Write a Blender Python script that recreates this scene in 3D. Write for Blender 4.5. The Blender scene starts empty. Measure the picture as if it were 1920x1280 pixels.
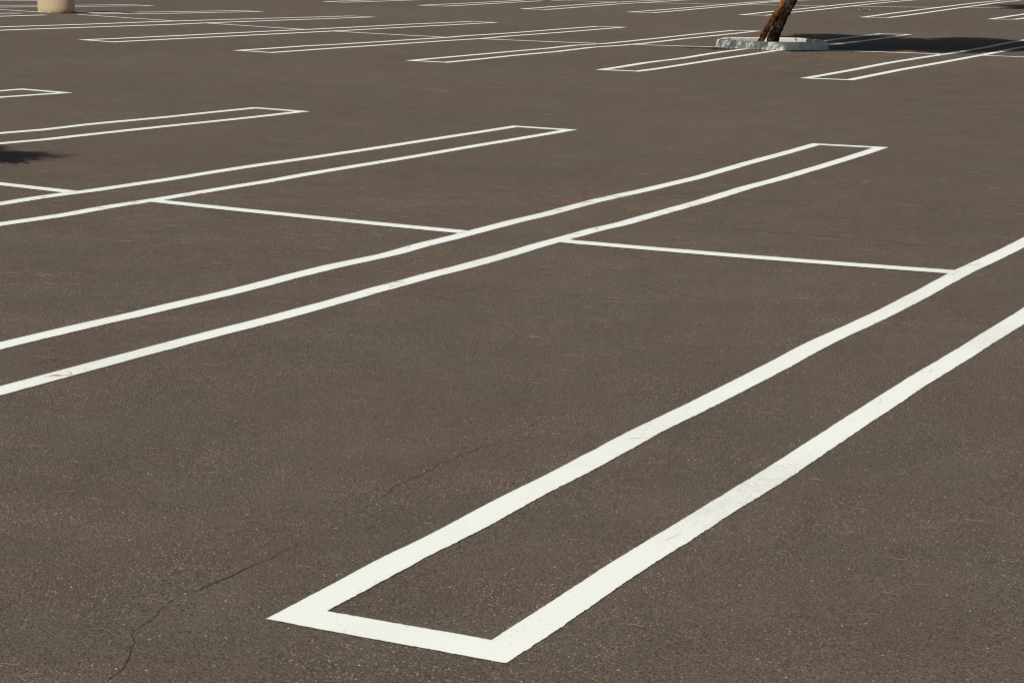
# Empty parking lot painted with white hairpin stall markings, seen from standing height through a 70 mm lens.
import bpy, bmesh, math, random
import numpy as np
from mathutils import Vector, Matrix
random.seed(7)
rng = np.random.default_rng(11)
FOCAL_PX, PITCH, ROLL, YAW, CAM_H = 3711.5310584062267, 0.20046786190174484, -0.012098082849626766, -0.4834877749400791, 1.4959336210579617
GX, GY, PM = 0.09340512835548567, -1.5526605078246916, 2.75
GAP_W, HALF_L, AISLE = 0.1958606381962603, 2.099934319006485, 2.7201705493031465   # in stall pitches
RB_U = [-4.0, -2.0, 0.0, 2.0, 4.0, 6.0, 8.0, 10.0, 12.0, 14.0, 16.0]
RB_V = [-4.0, -2.0, 0.0, 2.0, 4.0, 6.0, 8.0, 10.0, 12.0, 14.0, 16.0, 18.0, 20.0, 22.0, 24.0, 26.0]
RB_S = 2.0
RB_C = [-0.00167, 0.00256, 0.0172, 0.01758, 0.00928, 0.00488, 0.00097, 0.00046, 0.0003, 0.0002, 0.00015, 0.0001, 2e-05, 0.0, -0.0, -0.0, -0.01096, -0.00164, 0.04074, 0.01908, 0.01026, 0.01416, -0.00602, -0.00649, -0.00151, 0.00215, 0.00242, 0.00174, 0.00035, -1e-05, -0.0, -0.0, -0.02186, -0.02557, -0.00518, -0.05117, -0.0017, 0.00456, -0.01996, -0.02151, -0.00619, 0.00819, 0.01088, 0.01, 0.00149, -0.00028, -5e-05, -0.0, -0.01228, -0.01261, 0.00735, -0.00735, 0.00652, -0.03492, 0.03154, 0.00772, 0.00935, 0.00051, 0.0094, 0.0185, 0.00098, -0.00134, -0.00018, -1e-05, -0.00075, 0.00903, 0.02652, 0.00158, -0.00453, -0.02566, 0.00014, -0.03866, 0.00551, -0.02215, -0.00032, 0.01248, -0.00098, -0.00152, -0.00019, -1e-05, 0.00039, 0.00295, 0.00203, 0.0002, 0.02927, 0.00503, -0.01418, -0.00646, 0.00348, -0.01643, 0.00447, -0.00836, -0.00672, -0.00122, -9e-05, -0.0, 4e-05, 0.00012, 0.0, 0.0046, 0.0058, -0.00517, 0.02111, 0.00564, -0.01964, -0.01111, 0.00399, -0.0157, -0.0096, -0.00145, -8e-05, -0.0, 0.0, 0.0, 9e-05, 0.0005, 0.0006, 0.01438, 0.02733, 0.0007, 0.00354, -0.00621, -0.00835, -0.00661, -0.00317, -0.00052, -3e-05, -0.0, 0.0, 0.0, 1e-05, 5e-05, 0.00109, 0.00652, 0.00888, 0.01033, 0.01765, 0.00014, -0.00792, -0.00276, -0.00044, -5e-05, -0.0, -0.0, 0.0, 0.0, 0.0, 1e-05, 0.00012, 0.00051, 0.00081, 0.00289, 0.00445, 0.00045, -0.00153, -0.00056, -6e-05, -0.0, -0.0, -0.0, -0.0, 0.0, 0.0, 0.0, 0.0, 1e-05, 3e-05, 0.00021, 0.0003, 5e-05, -9e-05, -4e-05, -0.0, -0.0, -0.0, -0.0]
DEV = {(1, 0, 1): [(-0.0, -0.002), (0.22, -0.001), (0.48, 0.006), (0.8, -0.006), (1.02, 0.004), (1.21, 0.003), (1.56, 0.002), (2.07, 0.015), (2.5, 0.006), (3.19, 0.012), (3.72, 0.02), (4.34, 0.002), (4.58, -0.001), (4.98, -0.001), (5.44, 0.006), (5.76, 0.01), (6.22, -0.0), (6.92, -0.012)], (1, 0, -1): [(-0.0, 0.001), (0.16, 0.001), (0.45, 0.002), (0.61, 0.007), (0.92, 0.001), (1.38, -0.003), (1.69, -0.01), (2.17, -0.006), (2.45, -0.003), (3.05, -0.0), (3.28, -0.001), (3.73, -0.008), (4.2, -0.009), (4.72, -0.012)], (1, 1, 1): [(2.06, 0.01), (2.31, 0.002), (2.57, -0.003), (2.84, -0.017), (3.1, -0.016), (3.47, -0.03), (3.75, -0.024), (4.06, -0.011), (4.45, -0.01), (4.83, -0.041), (4.97, -0.037), (5.29, -0.016), (5.56, -0.022), (5.89, -0.01), (6.33, -0.0), (6.65, -0.011), (7.03, 0.001), (7.42, 0.011), (8.1, -0.025), (8.94, -0.048), (9.94, -0.014), (10.71, -0.005), (11.55, 0.018)], (1, 1, -1): [(1.47, 0.014), (1.69, 0.011), (1.94, 0.009), (2.42, 0.004), (2.7, -0.0), (3.0, -0.012), (3.33, -0.013), (3.62, -0.01), (3.94, -0.001), (4.17, -0.006), (4.41, -0.0), (4.69, -0.012), (4.97, -0.013), (5.26, -0.009), (5.62, 0.006), (5.94, 0.004), (6.28, 0.007), (6.53, -0.022), (6.91, -0.018), (7.7, -0.026), (8.58, -0.001), (9.21, -0.02), (9.95, -0.015), (10.78, -0.007), (11.56, 0.02)], (1, 2, 1): [(5.1, 0.0), (5.43, 0.017), (5.69, 0.008), (5.88, -0.012), (6.31, -0.009), (6.67, -0.018), (7.3, 0.004), (7.73, 0.009), (8.26, -0.007), (8.73, -0.013), (9.35, -0.016), (10.01, -0.01), (10.75, -0.008), (11.58, -0.001)], (1, 2, -1): [(4.49, -0.008), (4.97, -0.038), (5.39, -0.009), (5.78, -0.023), (5.96, -0.024), (6.42, -0.017), (6.99, -0.024), (7.66, 0.001), (7.93, -0.001), (8.49, -0.006), (9.1, -0.003), (9.81, 0.009), (10.54, 0.003), (11.02, 0.003), (11.57, 0.011)], (1, 3, 1): [(8.11, -0.036), (8.57, -0.079), (9.18, -0.029), (10.21, -0.052), (10.89, -0.031), (11.59, -0.022)], (1, 3, -1): [(7.55, -0.003), (7.99, -0.044), (8.52, -0.03), (9.55, -0.021), (10.17, -0.034), (10.84, -0.032), (11.58, -0.006)], (1, 4, 1): [(11.2, 0.007), (11.53, 0.03)], (1, 4, -1): [(10.64, 0.039), (11.07, 0.025), (11.53, 0.02)], (2, 0, 1): [(-0.04, 0.009), (1.73, -0.007), (3.33, 0.024), (5.26, -0.025), (6.32, -0.056), (8.08, -0.055), (9.42, 0.009), (10.49, -0.021)], (2, 0, -1): [(-0.07, 0.004), (1.92, 0.012), (3.84, -0.021), (5.91, -0.019), (7.25, 0.0), (8.21, 0.037), (8.56, 0.023)], (2, 1, 1): [(-0.06, -0.042), (0.55, -0.026), (1.56, 0.056), (2.73, 0.024), (4.38, 0.153), (5.27, 0.172), (8.74, 0.009), (10.12, 0.036), (11.57, -0.003)], (2, 1, -1): [(-0.04, 0.008), (0.47, -0.02), (1.43, 0.008), (2.81, 0.058), (4.09, 0.099), (5.31, 0.15), (7.28, 0.044), (8.43, 0.017), (8.9, -0.007), (10.34, -0.01), (11.51, 0.017)], (2, 2, 1): [(-0.01, -0.012), (0.53, -0.001), (1.75, -0.004), (2.8, -0.013), (3.96, -0.034), (5.0, 0.034), (5.83, -0.104), (6.53, -0.085), (9.14, 0.006), (10.44, 0.024), (11.5, 0.01)], (2, 2, -1): [(-0.06, 0.003), (0.77, -0.009), (1.86, 0.028), (3.21, -0.012), (4.63, 0.095), (5.48, -0.027), (6.31, -0.039), (8.0, 0.06), (10.03, 0.063), (11.49, 0.076)], (2, 3, 1): [(0.06, 0.012), (1.71, 0.067), (2.58, 0.011), (4.67, -0.014), (5.78, -0.035), (6.51, 0.043), (8.0, -0.015), (9.85, 0.022), (11.56, 0.023)], (2, 3, -1): [(0.04, 0.001), (1.78, 0.037), (3.79, 0.006), (4.89, 0.001), (5.94, -0.071), (7.06, 0.03), (8.7, -0.013), (11.47, 0.006)], (2, 4, 1): [(-0.01, -0.012), (1.98, -0.024), (4.44, 0.013), (5.72, -0.004), (6.9, 0.027), (9.46, 0.079), (11.53, -0.013)], (2, 4, -1): [(-0.02, -0.016), (1.32, 0.006), (3.67, 0.013), (6.03, 0.014), (8.49, 0.04), (11.49, -0.006)], (2, 5, 1): [(1.35, 0.031), (3.38, -0.056), (5.61, 0.004), (8.38, 0.012), (11.15, 0.019), (11.65, 0.006)], (2, 5, -1): [(0.68, -0.029), (2.68, -0.099), (4.7, -0.154), (5.84, -0.092), (7.53, -0.043), (10.3, 0.009), (11.59, 0.04)], (2, 6, 1): [(4.58, 0.198), (5.36, 0.122), (6.62, -0.126), (9.0, -0.184), (11.57, -0.049)], (2, 6, -1): [(3.78, 0.008), (5.38, 0.084), (6.19, 0.06), (8.32, -0.171), (11.51, -0.018)], (2, 7, 1): [(7.51, 0.088), (9.57, -0.066), (11.48, 0.081)], (2, 7, -1): [(6.72, -0.088), (8.97, -0.032), (11.55, 0.051)], (3, 0, 1): [(0.16, -0.042), (1.87, -0.044), (2.69, -0.075)], (3, 0, -1): [(0.2, -0.008), (0.67, -0.027)], (3, 1, 1): [(-0.05, -0.024), (2.05, 0.04), (6.77, -0.051), (10.99, -0.071)], (3, 1, -1): [(-0.07, -0.045), (2.06, -0.033), (4.57, -0.027), (7.25, -0.045), (10.14, 0.028), (11.74, -0.052)], (3, 2, 1): [(0.06, 0.026), (2.14, 0.113), (3.69, 0.019), (5.56, 0.003), (7.76, 0.035), (11.37, 0.068)], (3, 2, -1): [(-0.08, -0.018), (1.89, 0.09), (3.09, 0.015), (5.96, -0.009), (11.57, 0.043)], (3, 3, 1): [(-0.01, 0.0), (2.87, -0.07), (6.47, -0.046), (9.72, -0.045)], (3, 3, -1): [(-0.09, -0.051), (1.69, -0.031), (4.62, 0.001), (8.83, 0.164), (10.55, -0.078)], (3, 4, 1): [(0.06, -0.001), (2.04, 0.136), (4.68, 0.182), (5.54, 0.203), (8.43, -0.03)], (3, 4, -1): [(-0.02, -0.057), (2.78, 0.065), (4.51, 0.144), (5.84, 0.003), (8.26, 0.03)], (3, 5, 1): [(0.14, 0.037), (4.58, -0.001), (5.7, 0.109)], (3, 5, -1): [(-0.08, -0.113), (3.56, -0.002), (5.42, 0.011)], (3, 6, 1): [(0.06, -0.007), (2.45, 0.009)], (3, 6, -1): [(-0.02, 0.011), (1.04, -0.056), (3.33, -0.13)]}
CRACKS = {'front': [(-0.848, 3.984), (-0.835, 4.047), (-0.841, 4.129), (-0.847, 4.231), (-0.847, 4.266), (-0.841, 4.33), (-0.82, 4.431), (-0.795, 4.508), (-0.755, 4.56), (-0.715, 4.658), (-0.672, 4.726), (-0.646, 4.779), (-0.573, 4.914), (-0.552, 4.971)], 'mid': [(-0.383, 5.338), (-0.347, 5.483), (-0.307, 5.583), (-0.263, 5.643), (-0.217, 5.774), (-0.144, 5.918), (-0.079, 6.0), (-0.013, 6.112), (0.047, 6.235), (0.109, 6.387), (0.192, 6.507), (0.258, 6.588)], 'far': [(0.789, 11.521), (0.971, 11.263), (1.114, 11.161), (1.255, 11.06), (1.45, 10.941), (1.646, 10.863), (1.856, 10.702), (2.07, 10.602), (2.104, 10.482), (2.295, 10.442), (2.387, 10.343), (2.499, 10.341)], 'low': [(0.56, 9.155), (0.694, 8.936), (0.861, 8.768), (1.002, 8.631), (1.194, 8.566), (1.389, 8.458), (1.535, 8.365), (1.697, 8.26), (1.886, 8.192), (2.094, 8.124)], 'right': [(0.968, 4.894), (1.044, 4.859), (1.115, 4.811), (1.164, 4.786), (1.229, 4.78), (1.29, 4.76)], 'short': [(0.33, 8.034), (0.405, 7.746), (0.47, 7.582), (0.5, 7.403)], 'leftmid': [(-1.35, 5.582), (-1.22, 5.414), (-1.105, 5.445), (-0.995, 5.337), (-0.896, 5.285)], 'farleft': [(-0.269, 11.953), (-0.009, 11.627), (0.239, 11.379)]}

SUN_EL, SUN_AZ = math.radians(52), math.radians(33)     # azimuth: behind the viewer's left shoulder
to_sun = Vector((-math.sin(SUN_AZ)*math.cos(SUN_EL), -math.cos(SUN_AZ)*math.cos(SUN_EL), math.sin(SUN_EL)))

# ------------------------------------------------------------------ camera, sky, sun, exposure
scene = bpy.context.scene
C = scene.collection
cam = bpy.data.cameras.new('camera'); camo = bpy.data.objects.new('camera', cam); C.objects.link(camo)
cam.sensor_width = 36; cam.lens = FOCAL_PX/1920*36; cam.clip_start = 0.1; cam.clip_end = 5000
fw = Vector((0, math.cos(PITCH), -math.sin(PITCH))); up = Vector((0, math.sin(PITCH), math.cos(PITCH))); rt = Vector((1, 0, 0))
cr_, sr_ = math.cos(ROLL), math.sin(ROLL)
r2 = cr_*rt - sr_*up; u2 = sr_*rt + cr_*up
M = Matrix.Identity(4)
for i in range(3):
    M[i][0] = r2[i]; M[i][1] = u2[i]; M[i][2] = -fw[i]
M[2][3] = CAM_H
camo.matrix_world = M
cam.dof.use_dof = True; cam.dof.focus_distance = 13.0; cam.dof.aperture_fstop = 20
scene.camera = camo
world = bpy.data.worlds.new("World"); scene.world = world; world.use_nodes = True
wn = world.node_tree.nodes; bg = wn['Background']
sky = wn.new('ShaderNodeTexSky'); sky.sky_type = 'NISHITA'; sky.sun_disc = False
sky.sun_elevation = SUN_EL
sky.sun_rotation = math.atan2(to_sun.x, to_sun.y)
hs = wn.new('ShaderNodeHueSaturation'); hs.inputs['Saturation'].default_value = .5
world.node_tree.links.new(sky.outputs[0], hs.inputs['Color']); world.node_tree.links.new(hs.outputs[0], bg.inputs[0]); bg.inputs[1].default_value = 0.05
sl = bpy.data.lights.new('sun', 'SUN'); sl.energy = 5.0; sl.angle = math.radians(0.5); sl.color = (1.0, 0.955, 0.87)
so = bpy.data.objects.new('sun', sl); C.objects.link(so)
so.rotation_euler = to_sun.to_track_quat('Z', 'Y').to_euler(); so.location = (-20, -20, 30)
scene.view_settings.view_transform = 'Standard'; scene.view_settings.look = 'None'
scene.view_settings.exposure = -0.22; scene.view_settings.gamma = 1.0
scene.cycles.pixel_filter_type = 'BLACKMAN_HARRIS'; scene.cycles.filter_width = 1.15

# ------------------------------------------------------------------ helpers
def tag(o, label=None, cat=None, group=None, kind=None):
    if label: o['label'] = label
    if cat: o['category'] = cat
    if group: o['group'] = group
    if kind: o['kind'] = kind
    return o
def mesh_obj(name, verts, faces, mat, parent=None, smooth=False):
    me = bpy.data.meshes.new(name)
    me.from_pydata([tuple(map(float, v)) for v in verts], [], faces); me.update()
    if mat: me.materials.append(mat)
    if smooth: me.polygons.foreach_set('use_smooth', [True]*len(me.polygons))
    o = bpy.data.objects.new(name, me); C.objects.link(o)
    if parent: o.parent = parent; 
    return o
def empty(name, loc):
    o = bpy.data.objects.new(name, None); C.objects.link(o); o.location = loc; o.empty_display_size = .2
    return o
CEN = np.array([(u, v) for u in RB_U for v in RB_V]); COEF = np.array(RB_C)
def zuv(u, v):
    u = np.asarray(u, float); v = np.asarray(v, float); z = np.zeros(np.broadcast(u, v).shape)
    for (a, b_), c in zip(CEN, COEF): z = z + c*np.exp(-((u-a)**2+(v-b_)**2)/(2*RB_S**2))
    return z*PM
CY, SY = math.cos(YAW), math.sin(YAW)
def uv2xy(u, v):
    u = np.asarray(u, float); v = np.asarray(v, float)
    return (CY*-u - SY*v - GX)*PM, (SY*-u + CY*v - GY)*PM
def xy2uv(x, y):
    x = np.asarray(x, float)/PM+GX; y = np.asarray(y, float)/PM+GY
    return -(CY*x + SY*y), -SY*x + CY*y
def ground(x, y): return zuv(*xy2uv(x, y))

class N:
    """small node-graph helper"""
    def __init__(s, name):
        s.m = bpy.data.materials.new(name); s.m.use_nodes = True; s.t = s.m.node_tree
        s.b = s.t.nodes['Principled BSDF']; s.co = s.t.nodes.new('ShaderNodeTexCoord').outputs['Object']
        s.geo = s.t.nodes.new('ShaderNodeNewGeometry').outputs['Position']
    def link(s, a, b):
        if hasattr(a, 'is_linked') or hasattr(a, 'links'): s.t.links.new(a, b)
        else: b.default_value = a
    def noise(s, scale, detail=2, rough=.5, co=None, dist=0, out='Fac'):
        n = s.t.nodes.new('ShaderNodeTexNoise'); n.inputs['Scale'].default_value = scale; n.inputs['Detail'].default_value = detail
        n.inputs['Roughness'].default_value = rough; n.inputs['Distortion'].default_value = dist
        s.t.links.new(co or s.geo, n.inputs['Vector']); return n.outputs[out]
    def voro(s, scale, out='Color', co=None):
        n = s.t.nodes.new('ShaderNodeTexVoronoi'); n.inputs['Scale'].default_value = scale
        s.t.links.new(co or s.geo, n.inputs['Vector']); return n.outputs[out]
    def scaleco(s, v, co=None):
        n = s.t.nodes.new('ShaderNodeVectorMath'); n.operation = 'MULTIPLY'; s.t.links.new(co or s.geo, n.inputs[0]); n.inputs[1].default_value = v
        return n.outputs[0]
    def math(s, op, a, b=0, c=0, clamp=False):
        n = s.t.nodes.new('ShaderNodeMath'); n.operation = op; n.use_clamp = clamp
        s.link(a, n.inputs[0]); s.link(b, n.inputs[1]); s.link(c, n.inputs[2]); return n.outputs[0]
    def rng(s, a, f0, f1, t0=0, t1=1):
        n = s.t.nodes.new('ShaderNodeMapRange'); s.link(a, n.inputs[0])
        for i, v in enumerate((f0, f1, t0, t1)): n.inputs[1+i].default_value = v
        return n.outputs[0]
    def mix(s, f, a, b, mode='MIX'):
        n = s.t.nodes.new('ShaderNodeMix'); n.data_type = 'RGBA'; n.blend_type = mode
        s.link(f, n.inputs[0])
        for k, v in ((6, a), (7, b)):
            if isinstance(v, tuple): n.inputs[k].default_value = (*v, 1)
            else: s.t.links.new(v, n.inputs[k])
        return n.outputs[2]
    def gray(s, f):
        n = s.t.nodes.new('ShaderNodeCombineColor')
        for i in range(3): s.link(f, n.inputs[i])
        return n.outputs[0]
    def sep(s, c):
        n = s.t.nodes.new('ShaderNodeSeparateColor'); s.t.links.new(c, n.inputs[0]); return n.outputs
    def attr(s, name):
        n = s.t.nodes.new('ShaderNodeAttribute'); n.attribute_name = name; return n.outputs['Fac']
    def bump(s, h, strength, dist):
        n = s.t.nodes.new('ShaderNodeBump'); n.inputs['Strength'].default_value = strength; n.inputs['Distance'].default_value = dist
        s.t.links.new(h, n.inputs['Height']); s.t.links.new(n.outputs[0], s.b.inputs['Normal'])
    def out(s, col, rough=.8, spec=.3):
        s.link(col if not isinstance(col, tuple) else (*col, 1), s.b.inputs['Base Color']); s.link(rough, s.b.inputs['Roughness'])
        s.b.inputs['Specular IOR Level'].default_value = spec; return s.m

# ------------------------------------------------------------------ materials
def asphalt_height(n):
    """coarse aggregate standing out of worn sealer: cell heights plus fine noise"""
    v = n.voro(170, 'Distance'); f = n.noise(420, 3, .7); g = n.noise(95, 3, .6)
    return n.math('ADD', n.math('MULTIPLY', v, -.8), n.math('ADD', n.math('MULTIPLY', f, .5), n.math('MULTIPLY', g, 1.1)))
n = N('asphalt')
h = asphalt_height(n)
grain = n.noise(270, 4, .8)
base = n.mix(n.rng(n.noise(.9, 5, .65), .34, .66), (.1040, .0765, .0590), (.0950, .0768, .0570))
base = n.mix(1.0, base, n.gray(n.rng(n.noise(9, 4, .65), .3, .7, .93, 1.07)), 'MULTIPLY')
base = n.mix(1.0, base, n.gray(n.rng(n.noise(2.2, 5, .6), .3, .7, .90, 1.11)), 'MULTIPLY')
base = n.mix(1.0, base, n.gray(n.rng(n.noise(.16, 3, .5), .35, .65, .93, 1.07)), 'MULTIPLY')
base = n.mix(1.0, base, n.gray(n.rng(n.math('ADD', n.math('MULTIPLY', grain, .68), n.math('MULTIPLY', n.noise(140, 3, .7), .32)), .38, .62, -.02, 1.98)), 'MULTIPLY')
cs = n.sep(n.voro(150, 'Color'))
patch = n.rng(n.noise(1.7, 4, .65), .42, .66, .0, 1.0)                       # patches where more stone shows
stone = n.math('MULTIPLY', n.rng(cs[0], .86, .92), n.rng(patch, 0, 1, .25, 1.0))
stonecol = n.mix(cs[1], (.40, .27, .18), (.46, .42, .34))
base = n.mix(n.math('MULTIPLY', stone, n.rng(n.voro(150, 'Distance'), .25, .5, 1, 0)), base, stonecol)
cs2 = n.sep(n.voro(105, 'Color')); d2 = n.voro(105, 'Distance')
bright = n.math('MULTIPLY', n.rng(cs2[0], .984, .994), n.rng(d2, .18, .34, 1, 0))
base = n.mix(bright, base, (.62, .55, .46))
pit = n.math('MULTIPLY', n.rng(cs2[1], .955, .965), n.rng(d2, .18, .40, 1, 0))
base = n.mix(pit, base, (.018, .016, .014))
n.bump(h, .8, .0045)
M_ASPHALT = n.out(base, n.rng(grain, .3, .7, .75, .95), .35)

n = N('white_road_paint')
pc = n.mix(n.rng(n.noise(3.1, 3, .6), .35, .7), (.765, .79, .765), (.74, .765, .735))
pc = n.mix(1.0, pc, n.gray(n.rng(n.noise(160, 4, .7), .3, .7, .955, 1.03)), 'MULTIPLY')
wear = n.math('ADD', n.attr('wear'), n.rng(n.noise(1.1, 3, .6), .55, .8, 0, .45))
streak = n.noise(34, 5, .75)
pc = n.mix(n.math('MULTIPLY', wear, n.rng(streak, .38, .66, .10, .85), clamp=True), pc, (.47, .465, .43))
cz = n.sep(n.voro(150, 'Color')); dz = n.voro(150, 'Distance')
thr = n.math('SUBTRACT', .991, n.math('MULTIPLY', wear, .24))
hole = n.math('MULTIPLY', n.math('GREATER_THAN', cz[0], thr), n.rng(dz, .18, .36, .9, 0))
pc = n.mix(hole, pc, (.10, .085, .07))
n.bump(asphalt_height(n), .22, .0025)
M_PAINT = n.out(pc, .72, .3)

n = N('crack_dark'); M_CRACK = n.out(n.mix(n.noise(60, 3), (.030, .024, .020), (.06, .048, .038)), .95, .1)
n = N('dry_needles'); M_NEEDLE = n.out(n.mix(n.rng(n.noise(5, 3), .35, .65), (.23, .095, .05), (.30, .19, .11)), .6, .4)
n = N('tan_concrete')
pc = n.mix(n.rng(n.noise(3, 4, .6), .3, .7), (.62, .48, .315), (.57, .435, .28))
pc = n.mix(n.rng(n.noise(6, 5, .7, co=n.scaleco((1, 1, 9))), .52, .75, 0, .55), pc, (.47, .345, .22))
n.bump(n.noise(60, 4), .3, .004); M_TAN = n.out(pc, .75, .3)
n = N('painted_kerb_concrete')
pc = n.mix(n.rng(n.noise(5, 5, .7), .35, .7), (.66, .68, .61), (.52, .55, .50))
pc = n.mix(n.rng(n.noise(14, 5, .75, co=n.scaleco((1, 1, .25))), .5, .72, 0, .8), pc, (.27, .29, .27))
n.bump(n.noise(38, 5, .7), .4, .006); M_KERB = n.out(pc, .85, .2)
n = N('planter_soil'); n.bump(n.noise(40, 5, .7), .9, .03)
M_SOIL = n.out(n.mix(n.rng(n.noise(25, 5, .7), .35, .65), (.055, .036, .024), (.16, .095, .05)), .95, .1)
def bark(name, a, b_, c_, sc):
    n = N(name)
    k = n.noise(sc, 5, .7, co=n.scaleco((1, 1, .3))); 
    pc = n.mix(n.rng(k, .35, .62), a, b_); pc = n.mix(n.rng(n.noise(sc*.45, 3, .6), .56, .68), pc, c_)
    n.bump(k, 1.0, .03); return n.out(pc, .9, .15)
M_BARK_RUST_LIT = bark('rust_orange_sunlit_bark', (.18, .062, .020), (.33, .135, .045), (.075, .035, .02), 30)  # left stem's sunlit look carried by a brighter orange bark colour
M_BARK_DARK_SHADE = bark('dark_brown_shaded_bark', (.018, .012, .011), (.060, .038, .030), (.17, .115, .10), 24)  # right stem's shade put into its bark colour; other dark bark shares it
n = N('needle_foliage'); M_FOL = n.out(n.mix(n.noise(2.5, 3), (.035, .065, .022), (.07, .095, .03)), .7, .25)
n = N('green_weed'); M_WEED = n.out(n.mix(n.noise(30, 2), (.10, .16, .03), (.22, .24, .06)), .7, .2)
n = N('galvanised_steel'); n.b.inputs['Metallic'].default_value = .8; M_STEEL = n.out(n.mix(n.noise(12, 3), (.33, .33, .32), (.45, .45, .44)), .5, .5)
n = N('dark_bolt_metal'); M_DARKM = n.out((.03, .028, .026), .6, .4)
n = N('lamp_lens'); M_LENS = n.out((.75, .75, .7), .2, .5)
n = N('dead_leaf'); M_LEAF = n.out(n.mix(n.noise(15, 2), (.38, .17, .08), (.50, .30, .20)), .7, .3)

# ------------------------------------------------------------------ ground: one sheet out to the horizon
def axis(lo, hi, step, far):
    a = list(np.arange(lo, hi+1e-6, step)); s = step; x = lo; L = []
    while x > -far: s *= 1.5; x -= s; L.append(x)
    s = step; x = a[-1]; R = []
    while x < far: s *= 1.5; x += s; R.append(x)
    return np.array(L[::-1]+a+R)
gx = axis(-34, 34, .4, 2500); gy = axis(-8, 90, .4, 2500)
XX, YY = np.meshgrid(gx, gy); ZZ = ground(XX, YY)
nx, ny = len(gx), len(gy)
V = np.stack([XX.ravel(), YY.ravel(), ZZ.ravel()], 1)
idx = np.arange(nx*ny).reshape(ny, nx)
F = np.stack([idx[:-1, :-1].ravel(), idx[:-1, 1:].ravel(), idx[1:, 1:].ravel(), idx[1:, :-1].ravel()], 1)
tag(mesh_obj('asphalt_ground', V, F.tolist(), M_ASPHALT, smooth=True), kind='structure')
def gmesh(x, y):
    """height of the ground sheet itself (bilinear)"""
    x = np.atleast_1d(np.asarray(x, float)); y = np.atleast_1d(np.asarray(y, float))
    i = np.clip(np.searchsorted(gx, x)-1, 0, nx-2); j = np.clip(np.searchsorted(gy, y)-1, 0, ny-2)
    a = (x-gx[i])/(gx[i+1]-gx[i]); b_ = (y-gy[j])/(gy[j+1]-gy[j])
    return ZZ[j, i]*(1-a)*(1-b_)+ZZ[j, i+1]*a*(1-b_)+ZZ[j+1, i+1]*a*b_+ZZ[j+1, i]*(1-a)*b_

# ------------------------------------------------------------------ painted hairpin markings
OFF = {1: 0, 2: 2, 3: 3}; ROWV = HALF_L*2+AISLE
SW, EW, CW = .098, .113, .113                       # stripe widths in metres: long sides, ends, cross lines
SWEW = {1: (.098, .113), 2: (.118, .122), 3: (.135, .130)}
WEAR = [(.734, 5.564, .55), (.436, 6.237, .3), (1.942, 7.86, .4), (1.761, 8.705, .35), (2.164, 9.517, .3), (.312, 11.854, .3), (.178, 11.463, .25),
        (-.059, 9.951, .35), (-1.547, 7.198, .25), (.55, 5.2, .25)]
def smooth_noise(n_, steps):
    """1-D value noise, sum of octaves; steps = [(samples per knot, amplitude)]"""
    o = np.zeros(n_)
    for st, am in steps:
        k = rng.normal(0, am, int(n_/st)+3); o += np.interp(np.arange(n_)/st, np.arange(len(k)), k)
    return o
def paint_mesh(name, inner, outer, closed, mat=None, skip=None, lift=.003):
    """ring or strip of quads between two (u,v)-in-metres polylines of equal length"""
    n_ = len(inner); pts = np.concatenate([inner, outer])/PM
    X, Y = uv2xy(pts[:, 0], pts[:, 1]); Z = gmesh(X, Y)+lift
    fs = []
    for i in range(n_ if closed else n_-1):
        j = (i+1) % n_
        if skip is not None and skip[i]: continue
        fs.append((i, j, n_+j, n_+i))
    o = mesh_obj(name, np.stack([X, Y, Z], 1), fs, mat or M_PAINT)
    bm = bmesh.new(); bm.from_mesh(o.data); bmesh.ops.recalc_face_normals(bm, faces=bm.faces)
    if bm.faces and sum(f.normal.z for f in bm.faces) < 0: bmesh.ops.reverse_faces(bm, faces=bm.faces)
    bmesh.ops.delete(bm, geom=[v for v in bm.verts if not v.link_faces], context='VERTS')
    bm.to_mesh(o.data); bm.free()
    at = o.data.attributes.new('wear', 'FLOAT', 'POINT')
    co = np.empty(len(o.data.vertices)*3); o.data.vertices.foreach_get('co', co); co = co.reshape(-1, 3)
    w = np.zeros(len(co))
    for (a, b_, s) in WEAR: w += s*np.exp(-((co[:, 0]-a)**2+(co[:, 1]-b_)**2)/(2*.22**2))
    at.data.foreach_set('value', w)
    return o
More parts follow.
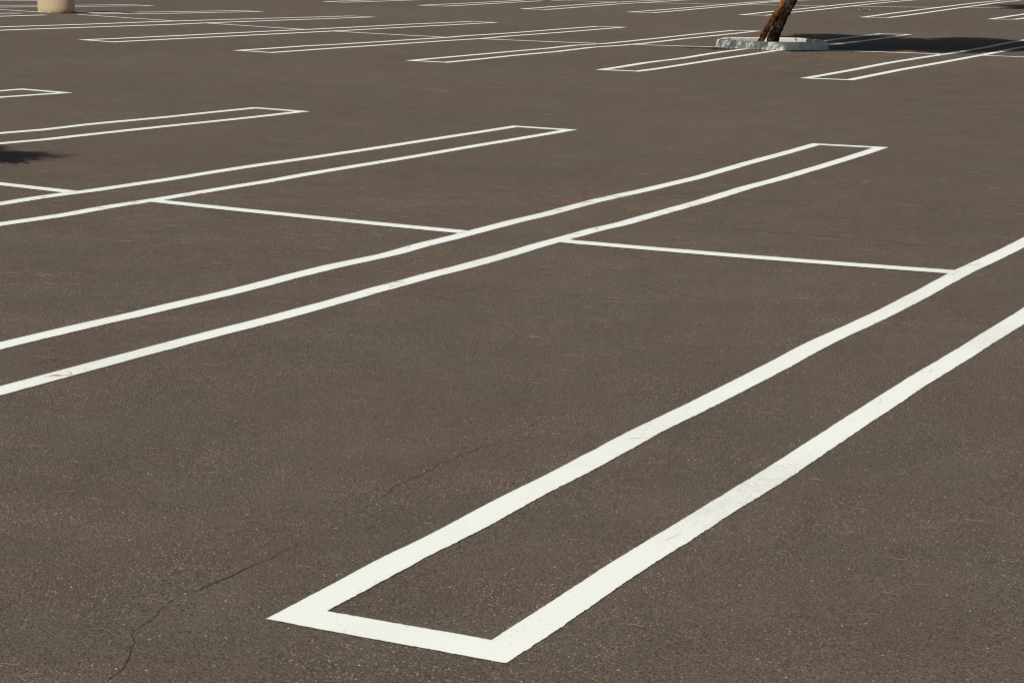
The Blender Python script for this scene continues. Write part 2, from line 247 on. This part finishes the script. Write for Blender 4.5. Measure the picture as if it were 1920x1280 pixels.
def hairpin(row, k, label, group, gap=None):
    SW, EW = SWEW[row]; W = GAP_W*PM; L = 2*HALF_L*PM; v0 = (row-1)*ROWV*PM; uc = (k+OFF[row])*PM
    step = {1: .009, 2: .06, 3: .12}[row]
    if row == 1 and k > 0: step = .02
    nl = int(L/step); ne = int(W/step)+3
    rag = (.0017 if row == 1 else .0018)
    t = np.linspace(0, 1, nl)
    def side(s):
        d = DEV.get((row, k, s), [(0, 0), (12, 0)])
        x = [q[0] for q in d]; y = [q[1] for q in d]
        tt = t*L; y0 = np.interp(tt, x, y)
        ker = np.hanning(max(3, int(.35/step)|1)); ker /= ker.sum(); pad = len(ker)//2
        y0 = np.convolve(np.pad(y0, pad, mode='edge'), ker, 'valid')
        # outside the traced stretch relax back to the straight line
        f = np.exp(-np.maximum(0, np.maximum(x[0]-tt, tt-x[-1]))/1.2)
        return y0*f + smooth_noise(nl, [(int(.9/step), .0015)])
    dl, dr = side(1), side(-1)
    def jag(n_, f=1.0): return smooth_noise(n_, [(1, rag*.45*f), (2.3, rag*.45*f), (max(1, int(.10/step)), rag*.5), (max(1, int(.45/step)), rag*.6)])
    def ring(outer):
        hs = (SW/2 if outer else -SW/2)
        va, vb = (-EW/2, L+EW/2) if outer else (EW/2, L-EW/2)
        vl = va+(vb-va)*t
        left = np.stack([uc+W/2+hs+dl+jag(nl, .45 if outer else 1), v0+vl], 1)
        right = np.stack([(uc-W/2-hs+dr+jag(nl, 1 if outer else .45))[::-1], v0+vl[::-1]], 1)
        e = np.linspace(0, 1, ne)[1:-1, None]
        far = left[-1]*(1-e)+right[0]*e; far[:, 1] += jag(ne-2)*.8
        near = right[-1]*(1-e)+left[0]*e; near[:, 1] += jag(ne-2)*.8
        return np.concatenate([left, far, right, near])
    o_, i_ = ring(True), ring(False)
    sk = None
    if gap:
        vv = i_[:, 1]-v0; sk = [(abs(q-L/2-gap[1]) < gap[0]) for q in vv]
    o = paint_mesh('parking_marking', i_, o_, True, skip=sk)
    tag(o, label, 'parking marking', group)
def cross(row, k, label, group, a=None):
    W = GAP_W*PM; v = ((row-1)*ROWV+HALF_L)*PM
    u0 = (k+OFF[row])*PM+W/2+SW/2-.02; u1 = (k+1+OFF[row])*PM-W/2-SW/2+.02
    if row == 1 and (k == 0): pass
    step = {1: .012, 2: .06, 3: .12}[row]; n_ = int((u1-u0)/step)
    u = np.linspace(u0, u1, n_)
    rag = .0011
    def jag(): return smooth_noise(n_, [(1, rag), (max(1, int(.1/step)), rag), (max(1, int(.6/step)), rag*1.6)])
    hw = CW/2
    A = np.stack([u, v-hw+jag()], 1); B = np.stack([u, v+hw+jag()], 1)
    o = paint_mesh('stall_divider_line', A, B, False, lift=.0045)
    tag(o, label, 'stall line', group)
G1 = 'white hairpin parking markings'
G2 = 'short cross lines closing the stalls'
hp = [
 (1, 0, 'largest white hairpin marking, in the foreground, its near end close to the bottom edge'),
 (1, 1, 'second white hairpin marking from the front, its pointed far end right of centre'),
 (1, 2, 'third white hairpin marking from the front, its far end above the photo centre'),
 (1, 3, 'fourth white hairpin marking back, just behind the black branch shadow at the left edge'),
 (1, 4, 'farthest hairpin marking of the nearest row, only its tip showing at the left edge'),
 (2, 0, 'hairpin marking at far right of the middle row, crossing the dark tree shadow'),
 (2, 1, 'hairpin marking of the middle row that runs under the concrete tree planter'),
 (2, 2, 'hairpin marking just left of the concrete tree planter in the middle row'),
 (2, 3, 'hairpin marking second to the left of the concrete tree planter, middle row'),
 (2, 4, 'hairpin marking third to the left of the planter, its tip below the tan pole base'),
 (2, 5, 'long hairpin marking passing in front of the tan pole base and off the left edge'),
 (2, 6, 'hairpin marking broken off around the foot of the tan pole base'),
 (2, 7, 'thin hairpin marking passing right behind the tan pole base'),
 (2, 8, 'sliver of hairpin marking in the top left corner, left of the tan pole base'),
 (3, 0, 'hairpin tip at the right edge of the farthest row, beyond the planter shadow'),
 (3, 1, 'far-row hairpin marking starting right of the dry leaves, running into the top right shadow'),
 (3, 2, 'far-row hairpin marking passing behind the leaning tree trunk'),
 (3, 3, 'far-row hairpin marking first to the left of the leaning trunk'),
 (3, 4, 'far-row hairpin marking second to the left of the leaning trunk'),
 (3, 5, 'far-row hairpin marking ending at the foot of the distant slender tree'),
 (3, 6, 'leftmost hairpin marking of the farthest row, at the very top edge of the photo'),
]
for r, k, lb in hp:
    hairpin(r, k, lb, G1, {(2, 6): (.62, -.1), (3, 5): (.4, 0)}.get((r, k)))
cl = [
 (1, 0, 'nearest cross line, joining the largest hairpin to the second one at right'),
 (1, 1, 'cross line joining the second and third hairpins of the nearest row'),
 (1, 2, 'cross line entering at the left edge to meet the third hairpin'),
 (2, -1, 'cross line at the right edge below the end of the dark tree shadow'),
 (2, 0, 'cross line along the lower border of the tree shadow, right of the planter'),
 (2, 1, 'cross line touching the left side of the concrete planter'),
 (2, 2, 'middle-row cross line one stall left of the planter'),
 (2, 3, 'middle-row cross line two stalls left of the planter'),
 (2, 4, 'middle-row cross line three stalls left of the planter'),
 (2, 5, 'cross line starting at the right foot of the tan pole base'),
 (2, 6, 'cross line at the top left edge, left of the tan pole base'),
 (3, 0, 'far-row cross line bordering the far shadow at the top right edge'),
 (3, 1, 'far-row cross line just above the small heap of dry leaves'),
 (3, 2, 'far-row cross line passing behind the leaning tree trunk'),
 (3, 3, 'far-row cross line left of the leaning trunk, below the green weed'),
 (3, 4, 'far-row cross line beginning at the distant slender tree'),
]
for r, k, lb in cl: cross(r, k, lb, G2)

# ------------------------------------------------------------------ cracks in the asphalt
for nm, pl in CRACKS.items():
    P = np.array(pl); seg = np.r_[0, np.cumsum(np.hypot(*np.diff(P, axis=0).T))]
    n_ = max(6, int(seg[-1]/.012)); s = np.linspace(0, seg[-1], n_)
    x = np.interp(s, seg, P[:, 0])+smooth_noise(n_, [(1, .0012), (5, .006)]); y = np.interp(s, seg, P[:, 1])+smooth_noise(n_, [(1, .0016), (5, .009)])
    d = np.stack([np.gradient(x), np.gradient(y)], 1); d /= np.linalg.norm(d, axis=1)[:, None]
    wd = {'front': .0013, 'mid': .0010, 'right': .0008, 'far': .0026, 'low': .0013}.get(nm, .0006)
    w = np.maximum(.0002, wd*(.85+smooth_noise(n_, [(1, .18), (12, .35)])))
    A = np.stack([x-d[:, 1]*w, y+d[:, 0]*w], 1); B = np.stack([x+d[:, 1]*w, y-d[:, 0]*w], 1)
    q = np.concatenate([A, B]); z = gmesh(q[:, 0], q[:, 1])+.0015
    fs = [(i, i+1, n_+i+1, n_+i) for i in range(n_-1) if w[i] > .0004]
    tag(mesh_obj('asphalt_crack', np.column_stack([q, z]), fs, M_CRACK), kind='structure')

# ------------------------------------------------------------------ fallen needles: uncountable litter
def needles():
    vs, fs = [], []
    def one(x, y, a, ln, r):
        bend = random.gauss(0, .9)*1.2; hook = random.choice((0, 0, random.gauss(0, 1.8))); m = 6
        px, py = x, y; b0 = len(vs); dd = ln/(m-1); zz = float(gmesh(x, y)[0])+.0033
        for i in range(m):
            t_ = i/(m-1); aa = a+bend*(t_-.5)+hook*max(0, t_-.7)*3
            rr = r*(1-.55*abs(t_-.4)); hz = .001+.002*math.sin(t_*math.pi)*abs(bend)
            nx_, ny_ = -math.sin(aa)*rr, math.cos(aa)*rr
            vs.extend([(px+nx_, py+ny_, zz), (px-nx_, py-ny_, zz), (px, py, zz+hz*.4+rr*1.2)])
            px += math.cos(aa)*dd; py += math.sin(aa)*dd
        for i in range(m-1):
            p = b0+i*3
            for j in range(3): fs.append((p+j, p+(j+1) % 3, p+3+(j+1) % 3, p+3+j))
    # drifts given as centre, half sizes, count (metres, world)
    drifts = [(.1, 12.2, 1.2, .6, 260), (3.0, 12.4, 1.5, 1.1, 160), (-1.6, 10.6, 1.6, .7, 170), (1.2, 10.2, 1.8, .6, 80), (-1.2, 7.0, 1.3, .8, 40), (-.3, 6.3, .6, .5, 16),
              (-2.6, 11.6, 1.2, 1.0, 160), (.6, 8.6, 1.8, .8, 60), (2.4, 11.0, 1.6, .9, 120), (-1.9, 9.2, 1.2, .5, 80), (1.3, 13.6, 2.6, 1.2, 80),
              (4.4, 26.5, 2.8, 1.4, 260), (6.4, 28.8, 2.6, 1.0, 300), (4.6, 29.0, 1.4, .5, 260), (.2, 22, 5, 4, 220), (10.5, 46.5, 2, 1.4, 160), (-.2, 5.0, 1.3, .8, 14), (1.3, 5.0, .5, .5, 8), (-4, 12.6, 1.2, .8, 60)]
    for cx, cy, sx, sy, cnt in drifts:
        knots = [(random.gauss(cx, sx*.7), random.gauss(cy, sy*.7)) for _ in range(max(2, cnt//14))]
        for i in range(cnt):
            if random.random() < .6: kx, ky = random.choice(knots); x = random.gauss(kx, .13); y = random.gauss(ky, .13)
            else: x = random.gauss(cx, sx); y = random.gauss(cy, sy)
            if y < 3.5: continue
            if y < 8.5:                                                   # the nearest stripes are swept clean
                uu, vv = xy2uv(x, y); uu = float(uu)*PM
                if min(abs(uu-GAP_W*PM/2), abs(uu+GAP_W*PM/2)) < .09 or abs(float(vv)*PM) < .09: continue
            one(x, y, random.gauss(.15, 1.0)+random.choice((0, math.pi)), random.uniform(.045, .12), random.uniform(.00015, .00032)*(1 if y < 9 else 1.1 if y < 20 else 1.4))
    for i in range(260):
        y = 3.8+abs(random.gauss(0, 1))*8; x = random.uniform(-.28, .28)*y
        one(x, y, random.uniform(0, 6.28), random.uniform(.03, .09), random.uniform(.00015, .0003))
    o = mesh_obj('fallen_needles', vs, fs, M_NEEDLE); tag(o, 'thin rusty dry needles scattered over the asphalt', 'needle litter', kind='stuff')
needles()

# small heap of dry leaves beyond the middle row
t = empty('leaf_heap', (8.04, 46.66, float(gmesh(8.04, 46.66)[0])))
tag(t, 'small heap of reddish dry leaves on bare asphalt in the far row', 'leaf heap')
vs, fs = [], []
for i in range(46):
    x, y = random.gauss(0, .13), random.gauss(0, .10); zb = max(.006, .07-.35*math.hypot(x, y))*random.random()+.006
    a = random.uniform(0, 6.28); l, w = random.uniform(.03, .06), random.uniform(.012, .022); tz = random.uniform(.0, .035); b0 = len(vs)
    ca, sa = math.cos(a), math.sin(a)
    for (p, q, r) in ((-l, 0, 0), (0, -w, tz), (l, 0, tz*.3), (0, w, tz*.8)): vs.append((x+p*ca-q*sa, y+p*sa+q*ca, zb+r))
    fs += [(b0, b0+1, b0+2), (b0, b0+2, b0+3)]
o = mesh_obj('leaf', vs, fs, M_LEAF, t); o['kind'] = 'stuff'

# ------------------------------------------------------------------ lathe / tube makers
def lathe(name, prof, mat, parent, seg=48, jitter=0, smooth=True):
    vs, fs = [], []
    for (r, z) in prof:
        for i in range(seg):
            a = 2*math.pi*i/seg; rr = r+random.gauss(0, jitter) if jitter else r
            vs.append((rr*math.cos(a), rr*math.sin(a), z))
    for j in range(len(prof)-1):
        for i in range(seg): fs.append((j*seg+i, j*seg+(i+1) % seg, (j+1)*seg+(i+1) % seg, (j+1)*seg+i))
    fs.append(tuple((len(prof)-1)*seg+i for i in range(seg)))
    o = mesh_obj(name, vs, fs, mat, parent)
    if smooth:
        for p in o.data.polygons[:-1]: p.use_smooth = True
    return o
def tube(path, radii, seg=14, lump=0, seed=0):
    rr = random.Random(seed); vs, fs = [], []
    ph = [rr.uniform(0, 6) for _ in range(6)]
    for k, (p, r) in enumerate(zip(path, radii)):
        p = Vector(p); d = (Vector(path[min(k+1, len(path)-1)])-Vector(path[max(k-1, 0)])).normalized()
        a = d.orthogonal().normalized() if abs(d.x) < .01 else d.cross(Vector((0, 1, 0))).normalized(); b_ = d.cross(a)
        for i in range(seg):
            t_ = 2*math.pi*i/seg
            q = r*(1+lump*(math.sin(t_*2+ph[0]+k*.5)*.5+math.sin(t_*3+ph[1]-k*.9)*.4+math.sin(k*1.1+ph[2])*.5+rr.gauss(0, .25)))
            vs.append(tuple(p+a*math.cos(t_)*q+b_*math.sin(t_)*q))
    for k in range(len(path)-1):
        for i in range(seg): fs.append((k*seg+i, k*seg+(i+1) % seg, (k+1)*seg+(i+1) % seg, (k+1)*seg+i))
    return vs, fs
def catmull(ps, n_):
    P = [Vector(p) for p in ps]; P = [2*P[0]-P[1]]+P+[2*P[-1]-P[-2]]; out = []
    for k in range(1, len(P)-2):
        for j in range(n_):
            t_ = j/n_; a, b_, c, d = P[k-1:k+3]
            out.append(.5*((2*b_)+(c-a)*t_+(2*a-5*b_+4*c-d)*t_*t_+(3*b_-a-3*c+d)*t_**3))
    out.append(P[-2]); return out

# ------------------------------------------------------------------ tan concrete base, with an added unseen pole and lamp head
bx, by = -8.46, 36.9; bz = float(gmesh(bx, by)[0])
t = empty('light_pole', (bx, by, bz-.02))
tag(t, 'round tan painted concrete base of the parking lot light pole, standing at the top left', 'light pole')
R = .336
lathe('concrete_base', [(R*.93, 0), (R*.95, .022), (R*.985, .055), (R, .12), (R*1.003, .3), (R*1.0, .44), (R*.985, .475), (R*.94, .50)], M_TAN, t, 64, .0012)
# thin dark uneven ring around the foot
vs, fs = [], []
for i in range(90):
    a = 2*math.pi*i/90; r0 = R*.90; r1 = R*1.015+abs(random.gauss(0, .010))
    z = .022+.012*random.random()
    vs += [(r0*math.cos(a), r0*math.sin(a), z), (r1*math.cos(a), r1*math.sin(a), z*.9)]
for i in range(90): j = (i+1) % 90; fs.append((2*i, 2*i+1, 2*j+1, 2*j))
mesh_obj('foot_dark_ring', vs, fs, M_CRACK, t)
o = lathe('base_plate', [(.17, .502), (.17, .525)], M_STEEL, t, 4, smooth=False)
for a in range(4):
    an = math.pi/4+a*math.pi/2; q = lathe('bolt', [(.016, .525), (.016, .57), (.012, .575)], M_DARKM, t, 8); q.location = (.12*math.cos(an), .12*math.sin(an), 0)
lathe('pole', [(.045, .527), (.044, 1.4), (.040, 2.02)], M_STEEL, t, 24)
HZ = 2.00  # unseen lamp head, added at a height that throws shadow beside the base
vs = [(x, y, z) for z, s in ((HZ, 1), (HZ+.10, .85)) for x, y in ((-.46*s, -.17*s), (.46*s, -.17*s), (.46*s, .17*s), (-.46*s, .17*s))]
h_ = mesh_obj('shadow_lamp_head', vs, [(3, 2, 1, 0), (4, 5, 6, 7), (0, 1, 5, 4), (1, 2, 6, 5), (2, 3, 7, 6), (3, 0, 4, 7)], M_DARKM, t)
mesh_obj('lens', [(-.40, -.13, HZ-.004), (.40, -.13, HZ-.004), (.40, .13, HZ-.004), (-.40, .13, HZ-.004)], [(3, 2, 1, 0)], M_LENS, h_)

# ------------------------------------------------------------------ polygonal concrete planter ring
PLC = (3.93, 30.60)
def planter(px, py, label, rot=0, hgt=.116, scale=1.0):
    z0 = float(gmesh(px, py)[0])
    t = empty('tree_planter', (px, py, z0)); tag(t, label, 'planter', 'concrete tree planters')
    outer = [(-.865, -.02), (-.745, -.33), (-.14, -.745), (.30, -.80), (.775, -.56), (.80, .10), (.52, .74), (-.10, .92), (-.68, .62)]
    cr, sr = math.cos(rot), math.sin(rot)
    outer = [((x*cr-y*sr)*scale, (x*sr+y*cr)*scale) for x, y in outer]
    bm = bmesh.new(); rings = []
    # resample edges so that the cast concrete can be slightly uneven
    P = []
    for i in range(len(outer)):
        a, b_ = outer[i], outer[(i+1) % len(outer)]
        m = max(2, int(math.dist(a, b_)/.045))
        P += [((a[0]+(b_[0]-a[0])*j/m), (a[1]+(b_[1]-a[1])*j/m)) for j in range(m)]
    n_ = len(P)
    prof = [(1.012, -.03), (1.010, .004), (1.0, .02), (.985, hgt-.018), (.972, hgt-.002), (.955, hgt), (.875, hgt+.001), (.862, hgt-.012), (.858, .02)]
    wob = smooth_noise(n_, [(1, .002), (5, .005)]); wz = smooth_noise(n_, [(1, .001), (6, .003)])
    for (s, z) in prof:
        rings.append([bm.verts.new((x*s*(1+wob[i]*.6), y*s*(1+wob[i]*.6), z+(wz[i] if z > .1 else 0)+random.gauss(0, .0008))) for i, (x, y) in enumerate(P)])
    for a, b_ in zip(rings, rings[1:]):
        for i in range(n_): bm.faces.new((a[i], a[(i+1) % n_], b_[(i+1) % n_], b_[i]))
    me = bpy.data.meshes.new('kerb_ring'); bm.to_mesh(me); bm.free(); me.materials.append(M_KERB)
    o = bpy.data.objects.new('kerb_ring', me); C.objects.link(o); o.parent = t
    vs = [(0, 0, hgt-.045)]; fs = []; m = 8
    for j in range(1, m+1):
        f = .862*j/m
        for i, (x, y) in enumerate(P): vs.append((x*f, y*f, hgt-.05-.03*f+random.gauss(0, .008)))
    for i in range(n_): fs.append((0, 1+i, 1+(i+1) % n_))
    for j in range(m-1):
        for i in range(n_): a = 1+j*n_; fs.append((a+i, a+n_+i, a+n_+(i+1) % n_, a+(i+1) % n_))
    mesh_obj('soil', vs, fs, M_SOIL, t)
    return t
planter(*PLC, 'chipped grey-white polygonal concrete ring around the leaning two-stemmed tree')

# weeds
def weed(x, y, z, label, n_=14, h_=.12, sp=.05, mat=M_WEED):
    t = empty('weed', (x, y, z)); tag(t, label, 'weed')
    vs, fs = [], []
    for i in range(n_):
        a = random.uniform(0, 6.28); l = h_*random.uniform(.5, 1); lean = random.uniform(.1, .6)*l; w = .006; b0 = len(vs)
        ox, oy = random.gauss(0, sp*.4), random.gauss(0, sp*.4); ca, sa = math.cos(a), math.sin(a)
        for k in range(4):
            f = k/3; ww = w*(1-f*.85)
            cx, cy, cz = ox+ca*lean*f*f, oy+sa*lean*f*f, l*f
            vs += [(cx-sa*ww, cy+ca*ww, cz), (cx+sa*ww, cy-ca*ww, cz)]
        for k in range(3): fs.append((b0+2*k, b0+2*k+1, b0+2*k+3, b0+2*k+2))
    mesh_obj('blades', vs, fs, mat, t); return t
weed(4.75, 54.4, float(gmesh(4.75, 54.4)[0]), 'small yellow-green weed tuft growing from the asphalt at the top edge', 40, .16, .22)
weed(4.36, 31.2, float(gmesh(4.36, 31.2)[0])+.09, 'thin brownish weed stalk in the planter behind the leaning trunk', 5, .18, .002, M_BARK_DARK_SHADE)

# ------------------------------------------------------------------ trees
def crown_mesh(name, seedn, center, rad, nb, parent, extra=(), base=None, mat=None):
    """needle sprays: thin drooping blades clustered on twigs through an uneven ellipsoid volume"""
    rr = np.random.default_rng(seedn); vs, fs = [], []
    cl = []
    lobes = [(center, rad, 1.0)]+list(extra); wsum = sum(l[2] for l in lobes)
    for c, r, w in lobes:
        m = int(nb*w/wsum)
        p = rr.normal(size=(m, 3)); p /= np.linalg.norm(p, axis=1)[:, None]; p *= (rr.random(m)**.45)[:, None]
        # uneven outline
        k = 1+.22*np.sin(5*np.arctan2(p[:, 1], p[:, 0])+seedn)+.12*np.sin(9*p[:, 0]+4*p[:, 2])
        cl.append(np.array(c)+p*np.array(r)*k[:, None])
    cl = np.concatenate(cl)
    out = cl-np.array(center); out /= np.linalg.norm(out, axis=1)[:, None]+1e-6
    per = 15
    for c, o in zip(cl, out):
        d0 = o*.9+rr.normal(size=3)*.35; d0[2] -= .15; d0 /= np.linalg.norm(d0)
        for j in range(per):
            d = d0+rr.normal(size=3)*.38; d /= np.linalg.norm(d); l = rr.uniform(.12, .27)
            s = np.cross(d, rr.normal(size=3)); s /= np.linalg.norm(s); s *= rr.uniform(.006, .012)
            q = c+rr.normal(size=3)*.05; m_ = q+d*l*.5; e = q+d*l+np.array([0, 0, -.25*l*l/.2]); b0 = len(vs)
            vs += [q-s, q+s, m_+s*.9, m_-s*.9, e]
            fs += [(b0, b0+1, b0+2, b0+3), (b0+3, b0+2, b0+4)]
    return mesh_obj(name, vs, fs, mat or M_FOL, parent)
def tree(loc, label, stems, crown, seedn, nb=2600, extra=(), group='trees set in the parking rows'):
    """stems: list of (path points relative to loc, radii, material)"""
    t = empty('needle_tree', loc); tag(t, label, 'tree', group)
    tops = []
    for q, (path, r0, r1, mat, lump) in enumerate(stems):
        pth = catmull(path, 9); rad = [r0+(r1-r0)*i/(len(pth)-1) for i in range(len(pth))]
        vs, fs = tube(pth, rad, 16, lump, seedn+q); o = mesh_obj('trunk', vs, fs, mat, t, True); tops.append(pth)
    rr = random.Random(seedn); c, r = crown
    main = tops[-1]
    for i in range(9):
        s = main[int(len(main)*rr.uniform(.62, .99))-1]; an = rr.uniform(0, 6.28)
        e = Vector((c[0]+r[0]*.75*math.cos(an), c[1]+r[1]*.75*math.sin(an), c[2]+rr.uniform(-.3, .7)*r[2]))
        mid = (s+e)*.5+Vector((rr.gauss(0, .1), rr.gauss(0, .1), .15))
        pth = catmull([s, mid, e], 5); vs, fs = tube(pth, [.045-.036*k/(len(pth)-1) for k in range(len(pth))], 8, .1, i)
        mesh_obj('branch', vs, fs, M_BARK_DARK_SHADE, t, True)
    crown_mesh('crown', seedn, c, r, nb, t, extra)
    return t
# the leaning tree in the planter
tx, ty = 3.815, 30.35; tz = float(gmesh(tx, ty)[0])+.06
left_stem = ([(-.115, -.02, 0), (-.055, -.02, .14), (.03, -.01, .30), (.135, 0, .48), (.26, .01, .72), (.42, .02, 1.15), (.72, .02, 1.7)], .047, .04, M_BARK_RUST_LIT, .16)
right_stem = ([(.075, .02, 0), (.115, .02, .14), (.178, .02, .30), (.262, .02, .48), (.39, .02, .72), (.60, .0, 1.15), (.95, -.1, 1.8), (1.5, -.4, 2.7), (1.9, -.7, 3.3)], .092, .05, M_BARK_DARK_SHADE, .07)
tree((tx, ty, tz), 'leaning two-stemmed tree with one sunlit rust-orange, one shaded dark trunk, rooted in the concrete planter', [left_stem, right_stem],
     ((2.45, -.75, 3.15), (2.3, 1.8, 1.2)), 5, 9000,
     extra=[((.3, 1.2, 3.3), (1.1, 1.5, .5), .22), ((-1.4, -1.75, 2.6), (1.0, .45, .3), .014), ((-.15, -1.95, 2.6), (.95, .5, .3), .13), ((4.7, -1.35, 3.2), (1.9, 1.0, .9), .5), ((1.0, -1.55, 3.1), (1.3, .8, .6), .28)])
sx_, sy_ = -4.95, 13.1
st = [([(0, 0, 0), (-.1, 0, .6), (-.3, -.1, 1.4), (-.5, -.2, 2.4)], .10, .05, M_BARK_DARK_SHADE, .07)]
tree((-4.95, 13.1, float(gmesh(-4.95, 13.1)[0])), 'tree beyond the left edge that throws the black branch shadow on the near asphalt', st,
     ((-.98, -1.05, 2.7), (1.15, .52, .5), ), 9, 1500, extra=[((.12, -.95, 2.65), (.42, .25, .2), .03)])
st = [([(0, 0, 0), (.03, 0, .6), (.1, .1, 1.4), (.2, .1, 2.4)], .11, .05, M_BARK_DARK_SHADE, .07)]
tree((.90, 53.75, float(gmesh(.9, 53.7)[0])), 'slender distant tree whose dark foot touches the top edge of the photo', st, ((.3, .3, 3.3), (1.7, 1.5, 1.0)), 12, 1100)
st = [([(0, 0, 0), (-.05, 0, .6), (-.2, .2, 1.4), (-.5, .5, 2.4)], .11, .05, M_BARK_DARK_SHADE, .07)]
tree((13.6, 46.9, float(gmesh(13.6, 46.9)[0])), 'tree beyond the right edge, known by the far dark shadow at the top right corner', st, ((-1.3, -.9, 3.2), (2.1, 1.6, .8)), 15, 2800)
